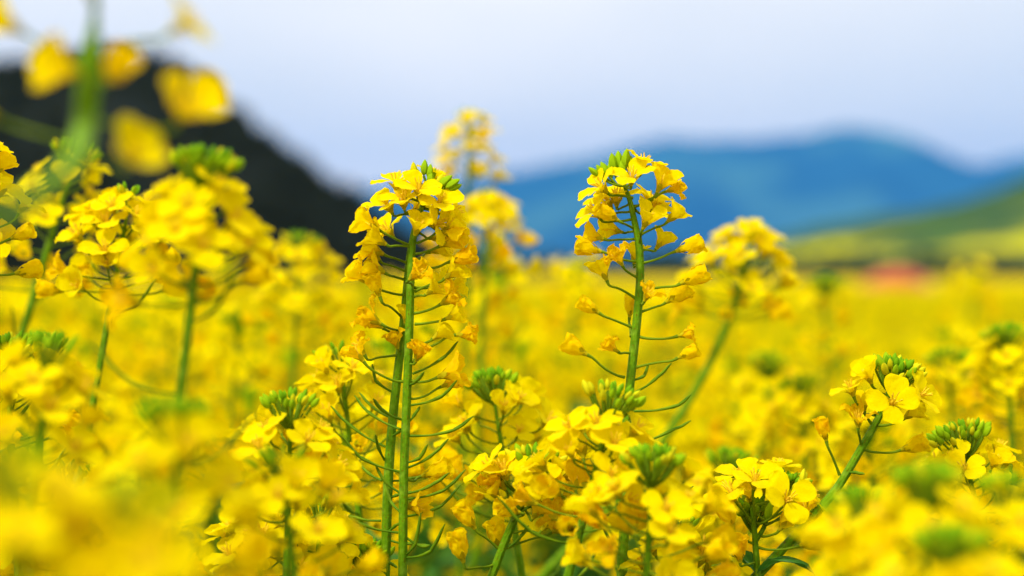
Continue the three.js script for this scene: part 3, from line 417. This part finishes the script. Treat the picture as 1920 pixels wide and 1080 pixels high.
traced('very blurred tall plant in the upper left corner with round yellow blobs', 0.45, [[-330, 620, 0.22], [-120, 480, 0.16], [40, 380, 0.1], [140, 300, 0.04], [160, 220], [170, 120], [178, 30], [184, -40]], [0.001, 0.001, 0.0012, 0.0024, 0.0026, 0.0024, 0.0008, 0.0004],
  [[165, 190, 150, 140, 160, 'h', 0.9, 0.005, 1.25], [168, 150, 205, 150, 45, 'c', 1.2, 0.008, 1.2], [166, 220, 335, 225, 50, 'h', 1.0, 0.004, 1.35], [158, 300, 240, 310, 50, 'h', 1.0, 0.004, 1.25], [172, 100, 320, 62, 35, 'o', -0.1, 0.0, 1.05], [168, 130, 40, 60, 150, 'h', 0.5, 0, 1.2], [160, 270, -10, 220, 150, 'h', 0.8, 0.004, 1.25], [178, 20, 165, -10, 90, 'o', 0.2, 0, 0.9]], [], [[182, -50, 90], [170, -45, 100], [195, -45, 80]], (x, y) => [x, y], 50);
grown('rapeseed cluster behind the central pair, below the flat yellow cap', { tip: [915, 385], d: 1.2, lean: 0.04, len: 0.035, open: 12, fade: 9, pods: 2, buds: 3, rad: 0.003, seed: 81, ped: 0.019 });
grown('sharp flowers showing through the blur in the bottom left corner', { tip: [128, 915], d: 0.79, lean: 0.05, len: 0.045, open: 9, fade: 6, pods: 2, buds: 10, rad: 0.006, seed: 82, ped: 0.018 });
grown('sharp fading flowers at the bottom edge left of the central stems', { tip: [480, 985], d: 0.75, lean: -0.1, len: 0.03, open: 7, fade: 6, pods: 0, buds: 0, seed: 83, ped: 0.016 });
grown('open flowers low between the central stems and the bottom cluster', { tip: [600, 975], d: 0.77, lean: 0.06, len: 0.03, open: 8, fade: 4, pods: 2, buds: 8, rad: 0.005, seed: 84, ped: 0.017 });
grown('soft dark bud head above the open yellow field, right of the ring of flowers', { tip: [1440, 678], d: 1.2, lean: 0.1, len: 0.05, open: 7, fade: 6, pods: 3, buds: 34, rad: 0.0105, seed: 91, ped: 0.018 });
grown('soft dark bud head behind the leaning plant, towards the right edge', { tip: [1780, 672], d: 1.15, lean: -0.06, len: 0.05, open: 9, fade: 8, pods: 2, buds: 36, rad: 0.0115, seed: 92, ped: 0.019 });
grown('soft head with dark buds and a straight green stem at the right edge', { tip: [1888, 624], d: 1.02, lean: -0.05, len: 0.035, open: 9, fade: 7, pods: 4, buds: 34, rad: 0.009, seed: 93, ped: 0.017 });
grown('small soft green head just under the far hillside', { tip: [1548, 528], d: 1.45, lean: 0.02, len: 0.05, open: 2, fade: 8, pods: 4, buds: 30, rad: 0.010, seed: 94, ped: 0.018 });
grown('soft yellow head low between the ring of flowers and the leaning plant', { tip: [1500, 720], d: 1.1, lean: -0.08, len: 0.05, open: 10, fade: 8, pods: 2, buds: 26, rad: 0.009, seed: 95, ped: 0.019 });
grown('soft dark bud head over the low leaves right of the tall right stem', { tip: [1370, 860], d: 0.95, lean: 0.06, len: 0.05, open: 8, fade: 8, pods: 2, buds: 34, rad: 0.010, seed: 96, ped: 0.019 });
// blurred crop between the lens and the plane of focus
const NEAR = [
  ['large blurred yellow mass filling the lower left corner', [20, 930, 0.37]], ['blurred yellow head above the lower left blur', [330, 770, 0.5]], 
  ['blurred green-yellow head inside the lower left blur', [240, 1000, 0.38]], ['blurred yellow head near the bottom edge, left of the pods', [530, 900, 0.62]], ['big blurred yellow head in the lower right corner', [1735, 890, 0.52]],
  ['blurred yellow head at the bottom right edge', [1890, 960, 0.55]], ['blurred yellow flowers at the bottom, right of the leaning stem', [1610, 985, 0.56]], ['blurred yellow flowers at the bottom between leaning stem and right edge', [1780, 1010, 0.48]], ['soft yellow head above the lower left corner', [90, 690, 0.6]], 
];
NEAR.forEach(([label, [x, y, d]], k) => grown(label, { tip: [x, y], d, lean: (k % 3 - 1) * 0.12, len: 0.04, open: 10, fade: 7, pods: 1, buds: k % 3 === 1 ? 24 : 10, rad: 0.0065, seed: 60 + k, ped: 0.015, leaves: 2 }));

// ------------------------------------------------------------------ the crop behind: individual plants, then the mass
function flowerUnit(k, seed) {                    // stalk and flower in one piece: stalk leaves the origin along +y
  const r = rng(seed), K = KIND[k], L = 0.017, end = V(0.004, L, 0), dir = V(0.5, 0.8, 0).normalize(), m = place(end, dir, r() * 6, 1), pet = [];
  for (let q = 0; q < 4; q++) pet.push(turned(petalGeo({ ...K, open: K.open * (0.8 + 0.4 * r()), rough: K.rough * 0.8 }, q * Math.PI / 2 + (r() - 0.5) * 0.4, seed + q * 3, 3, 5), m));
  const green = [tube([V(0, 0, 0), V(-0.001, L * 0.5, 0), end], [0.0006, 0.0005, 0.0006], 4, 3, false), turned(tube([V(0, -0.0004, 0), V(0, 0.0025, 0), V(0, 0.0055, 0)], [0.0005, 0.0013, 0.0011], 5, 2, false), m)];
  return { pet: mergeGeometries(pet), green: mergeGeometries(green) };
}
const UNITS = []; for (let i = 0; i < 9; i++) { const k = 'ooohhhccw'[i], u = flowerUnit(k, 200 + i); UNITS.push({ ...u, kind: k, geo: mergeGeometries([u.pet, u.green], true) }); }
const leafLow = [0, 1, 2].map((s) => leafGeo(s * 1.7, 2, 5, 0.09 + 0.03 * s, 0.018));
function proto(seed) {
  const r = rng(seed * 131 + 7), HH = 1.15, bx = (r() - 0.5) * 0.12, bz = (r() - 0.5) * 0.12, pts = [], len = 0.04 + r() * 0.04, items = [];
  const sh = (y) => V(bx * Math.pow(y / HH, 2) - bx, y - HH, bz * Math.pow(y / HH, 2) - bz);     // the tip at the origin
  for (let k = 0; k <= 6; k++) pts.push(sh(HH * k / 6));
  const stem = tube(pts, [0.0035, 0.003, 0.0025, 0.002, 0.0017, 0.0014, 0.0007], 5, 10);
  const open = 7 + Math.floor(r() * 5), fade = 6 + Math.floor(r() * 7), n = open + fade; let az = 0;
  for (let k = 0; k < n; k++) { az += 2.4; const f = k / (n - 1), y = HH - 0.005 - f * len, el = lerp(0.9, 0.2, f) + (r() - 0.5) * 0.3, dir = V(Math.cos(az) * Math.cos(el), Math.sin(el), Math.sin(az) * Math.cos(el)); items.push({ u: k < open ? Math.floor(r() * 4) : 4 + Math.floor(r() * 5), m: place(sh(y), dir, r() * 6, (0.85 + 0.3 * r()) * (0.8 + 0.25 * f)) }); }
  const side = [];                                   // side shoots lower down, each with a few flowers
  for (let k = 0; k < 1; k++) { const y0 = HH - 0.14 - k * 0.09 - r() * 0.05, a = r() * 6.28, d = V(Math.cos(a) * 0.45, 0.9, Math.sin(a) * 0.45).normalize(), s0 = sh(y0), L = 0.08 + r() * 0.06; side.push(tube([s0, s0.clone().addScaledVector(d, L * 0.6).add(V(d.x * 0.01, 0, d.z * 0.01)), s0.clone().addScaledVector(d, L)], [0.0014, 0.0011, 0.0006], 4, 4)); for (let q = 0; q < 5; q++) { const b = s0.clone().addScaledVector(d, L - q * 0.006), aa = q * 2.4 + r(); items.push({ u: Math.floor(r() * 9), m: place(b, V(Math.cos(aa), 0.9 - q * 0.1, Math.sin(aa)).normalize(), r() * 6, 0.9) }); } }
  const buds = []; for (let k = 0; k < 14; k++) { const t = Math.sqrt(k / 14), a = k * 2.4; buds.push(turned(BUD_LOW, place(V(Math.cos(a) * 0.0065 * t, 0.004 * (1 - t) - 0.001, Math.sin(a) * 0.0065 * t), V(Math.cos(a) * t, 1, Math.sin(a) * t), 0, 0.7 + 0.4 * t))); }
  buds.push(tube([V(0, -0.008, 0), V(0, -0.002, 0), V(0, 0.003, 0)], [0.001, 0.004, 0.003], 5, 3));
  const pods = []; for (let k = 0; k < 7; k++) { const A = sh(HH - len - 0.01 - k * 0.012), a = k * 2.4, o = V(Math.cos(a), 0.25, Math.sin(a)).normalize(), J = A.clone().addScaledVector(o, 0.018), T = J.clone().addScaledVector(o.clone().add(V(0, 0.7, 0)).normalize(), 0.014); pods.push(tube([A, J, T], [0.0005, 0.0006, 0.0009, 0.0003], 4, 5)); }
  const leaves = []; for (let k = 0; k < 9; k++) leaves.push([k % 3, new THREE.Matrix4().compose(sh(HH - 0.09 - k * 0.055 - r() * 0.04), new THREE.Quaternion().setFromAxisAngle(V(0, 1, 0), r() * 6.28), V(1, 1, 1).multiplyScalar(0.75 + k * 0.14))]);
  return { stem, side, items, buds: mergeGeometries(buds), pods, leaves, HH };
}
const PROTO = Array.from({ length: 10 }, (_, k) => proto(k + 1)), petMats = [M.fresh, M.fresh, M.fresh, M.fresh, M.mature, M.mature, M.mature, M.mature, M.faded];
function plantFrom(p) {
  const o = new THREE.Group();
  part(o, 'stem', p.stem, M.stem);
  for (const s of p.side) part(o, 'side_shoot', s, M.stem);
  for (const it of p.items) { const f = part(o, 'flower', UNITS[it.u].geo, [petMats[it.u], M.stalk]); it.m.decompose(f.position, f.quaternion, f.scale); }
  part(o, 'bud_cluster', p.buds, M.bud);
  for (const g of p.pods) part(o, 'seed_pod', g, M.pod);
  for (const [k, m] of p.leaves) { const l = part(o, 'leaf', leafLow[k], M.leaf); m.decompose(l.position, l.quaternion, l.scale); }
  for (const c of o.children) c.position.y += p.HH;  // stand it on its foot
  return o;
}
const KITS = PROTO.map(plantFrom);
const COLUMN = ['at the left edge, below the dark hill', 'left, below the right slope of the dark hill', 'just left of the central pair of stems', 'between the two tall sharp plants', 'just right of the tall plant against the mountain', 'above the leaning plant on the right', 'at the right edge of the frame'];
const zone = (px, d) => { const c = px < 230 ? 0 : px < 470 ? 1 : px < 700 ? 2 : px < 1150 ? 3 : px < 1400 ? 4 : px < 1720 ? 5 : 6, r = d < 1.25 ? 0 : d < 1.65 ? 1 : 2; return ['rapeseed plant ' + COLUMN[c] + ', ' + ['nearest blurred row', 'middle blurred row', 'rearmost blurred row'][r], 'crop behind, ' + COLUMN[c] + ', row ' + (r + 1)]; };
const rf = rng(4242), spots = [];
const tries = (d0, d1, perM2, half) => { const n = Math.round((d1 * d1 - d0 * d0) * half * perM2), out = []; for (let k = 0; k < n; k++) { const d = Math.sqrt(lerp(d0 * d0, d1 * d1, rf())), t = (rf() * 2 - 1) * half; out.push([t * d, d]); } return out; };
for (const [x, d] of [...tries(0.9, 1.45, 105, 0.285), ...tries(1.45, 2.25, 235, 0.285)]) {
  const px = W / 2 + x / d * F, tall = smooth(0.55, 1, rf()), left = 1 - smooth(300, 900, px), drop = lerp(0.14, 0.072, Math.pow(rf(), 0.8)) - 0.035 * tall * left - (d > 1.0 && rf() < lerp(0.5, 0.1, smooth(700, 1500, px)) ? 0.02 + 0.06 * rf() : 0);
  spots.push([x, d, EYE.y - drop]);
}
spots.sort((a, b) => a[1] - b[1]);
spots.slice(0, 270).forEach(([x, d, top], k) => {
  const kit = KITS[k % KITS.length], px = W / 2 + x / d * F, [label, group] = zone(px, d), o = kit.clone();
  o.name = numbered('rapeseed_plant'); o.userData = { label, category: 'rapeseed plant', group };
  const s = top / PROTO[k % PROTO.length].HH; o.position.set(x, 0, -d); o.rotation.y = rf() * 6.28; o.scale.setScalar(s); scene.add(o);
});
{ // everything farther off that nobody could count
  const field = new THREE.Group(); field.name = 'rapeseed_field'; field.userData = { kind: 'stuff', label: 'the field of yellow rapeseed running back to the hills', category: 'crop' }; scene.add(field);
  const all = [...spots.slice(270)];
  for (const [a, b, dens, half] of [[2.25, 5, 120, 0.34], [5, 12, 45, 0.36], [12, 30, 16, 0.38], [30, 80, 5, 0.4]]) for (const [x, d] of tries(a, b, dens, half)) all.push([x, d, EYE.y - lerp(0.18, 0.09, Math.pow(rf(), 0.8)) - smooth(4, 30, d) * 0.03]);
  for (let k = 0; k < 500; k++) { const a = rf() * 6.28, r = 0.9 + rf() * 2.2, x = Math.cos(a) * r, z = Math.sin(a) * r; if (z > -0.1 || Math.abs(x) > -z * 0.4 + 0.35) all.push([x, -z, EYE.y - lerp(0.24, 0.12, rf())]); }   // the crop beside and behind the camera
  PROTO.forEach((p, q) => {
    const pet = [], pet2 = [], green = [p.stem, ...p.side, p.buds, ...p.pods], lv = p.leaves.map(([k, m]) => turned(leafLow[k], m));
    for (const it of p.items) { (it.u < 4 ? pet : pet2).push(turned(UNITS[it.u].pet, it.m)); green.push(turned(UNITS[it.u].green, it.m)); }
    const g = mergeGeometries([mergeGeometries(pet), mergeGeometries(pet2), mergeGeometries(green), mergeGeometries(lv)], true); g.translate(0, p.HH, 0);
    const mine = all.filter((_, i) => i % PROTO.length === q), im = new THREE.InstancedMesh(g, [M.fresh, M.mature, M.stem, M.leaf], mine.length), m = new THREE.Matrix4();
    im.name = 'crop'; im.userData.kind = 'stuff';
    mine.forEach(([x, d, top], i) => { const s = top / p.HH; m.compose(V(x, 0, -d), new THREE.Quaternion().setFromAxisAngle(V(0, 1, 0), rf() * 6.28), V(s * (d > 12 ? 1.6 : 1), s, s * (d > 12 ? 1.6 : 1))); im.setMatrixAt(i, m); });
    field.add(im);
  });
}
{ // the closed canopy of the far field
  const g = gridGeo(150, 90, (u, v) => { const z = -lerp(26, 185, v * v * 0.5 + v * 0.5), x = (u - 0.5) * (-z) * 1.1; return [x, 1.04 + 0.06 * fbm(x * 1.3, z * 1.3, 1, 3), z, x * 0.25, z * 0.25]; });
  structure('far_field', g, new THREE.MeshPhysicalMaterial({ specularIntensity: 0, name: 'far_bloom', roughness: 1, map: tex(256, 256, (u, v) => { const n = fbm(u * 16, v * 16, 4, 4), k = smooth(-0.1, 0.5, n); return [lerp(0.86, 0.30, k * 0.7), lerp(0.66, 0.36, k * 0.7), 0.004]; }, true) }));
}
{ // a red-orange dome far out in the field
  const p = at(1682, 520, 34), o = thing('umbrella', 'small red-orange dome showing above the far yellow field', 'umbrella', V(p.x, 0, p.z)), R = 0.62, top = 1.36, red = new THREE.MeshPhysicalMaterial({ name: 'red_cloth', color: new THREE.Color().setRGB(0.50, 0.08, 0.006), roughness: 1, transmission: 0.3, thickness: 0, side: THREE.DoubleSide }), metal = new THREE.MeshStandardMaterial({ name: 'grey_metal', color: 0x777777, roughness: 0.4, metalness: 1 });
  for (let k = 0; k < 8; k++) {
    part(o, 'panel', gridGeo(6, 6, (u, v) => { const a = (k + u) / 8 * Math.PI * 2, r = R * Math.sin(v * 1.25) / Math.sin(1.25) * (1 - 0.05 * Math.sin(u * Math.PI) * v), y = top - 0.36 * (1 - Math.cos(v * 1.25)) / (1 - Math.cos(1.25)) - 0.02 * Math.sin(u * Math.PI) * v; return [Math.cos(a) * r, y, Math.sin(a) * r]; }), red);
    const a = k / 8 * Math.PI * 2; part(o, 'rib', tube([0.02, 0.5, 1].map((v) => V(Math.cos(a) * R * Math.sin(v * 1.25) / Math.sin(1.25), top - 0.006 - 0.36 * (1 - Math.cos(v * 1.25)) / (1 - Math.cos(1.25)), Math.sin(a) * R * Math.sin(v * 1.25) / Math.sin(1.25))), [0.003, 0.003, 0.002], 4, 6), metal);
  }
  part(o, 'shaft', tube([V(0, 0, 0), V(0, 0.7, 0), V(0, top + 0.04, 0)], [0.008, 0.008, 0.006], 6, 4), metal);
}
scene.traverse((o) => { if (o.isMesh) { o.castShadow = true; o.receiveShadow = true; } });
renderer.render(scene, camera);
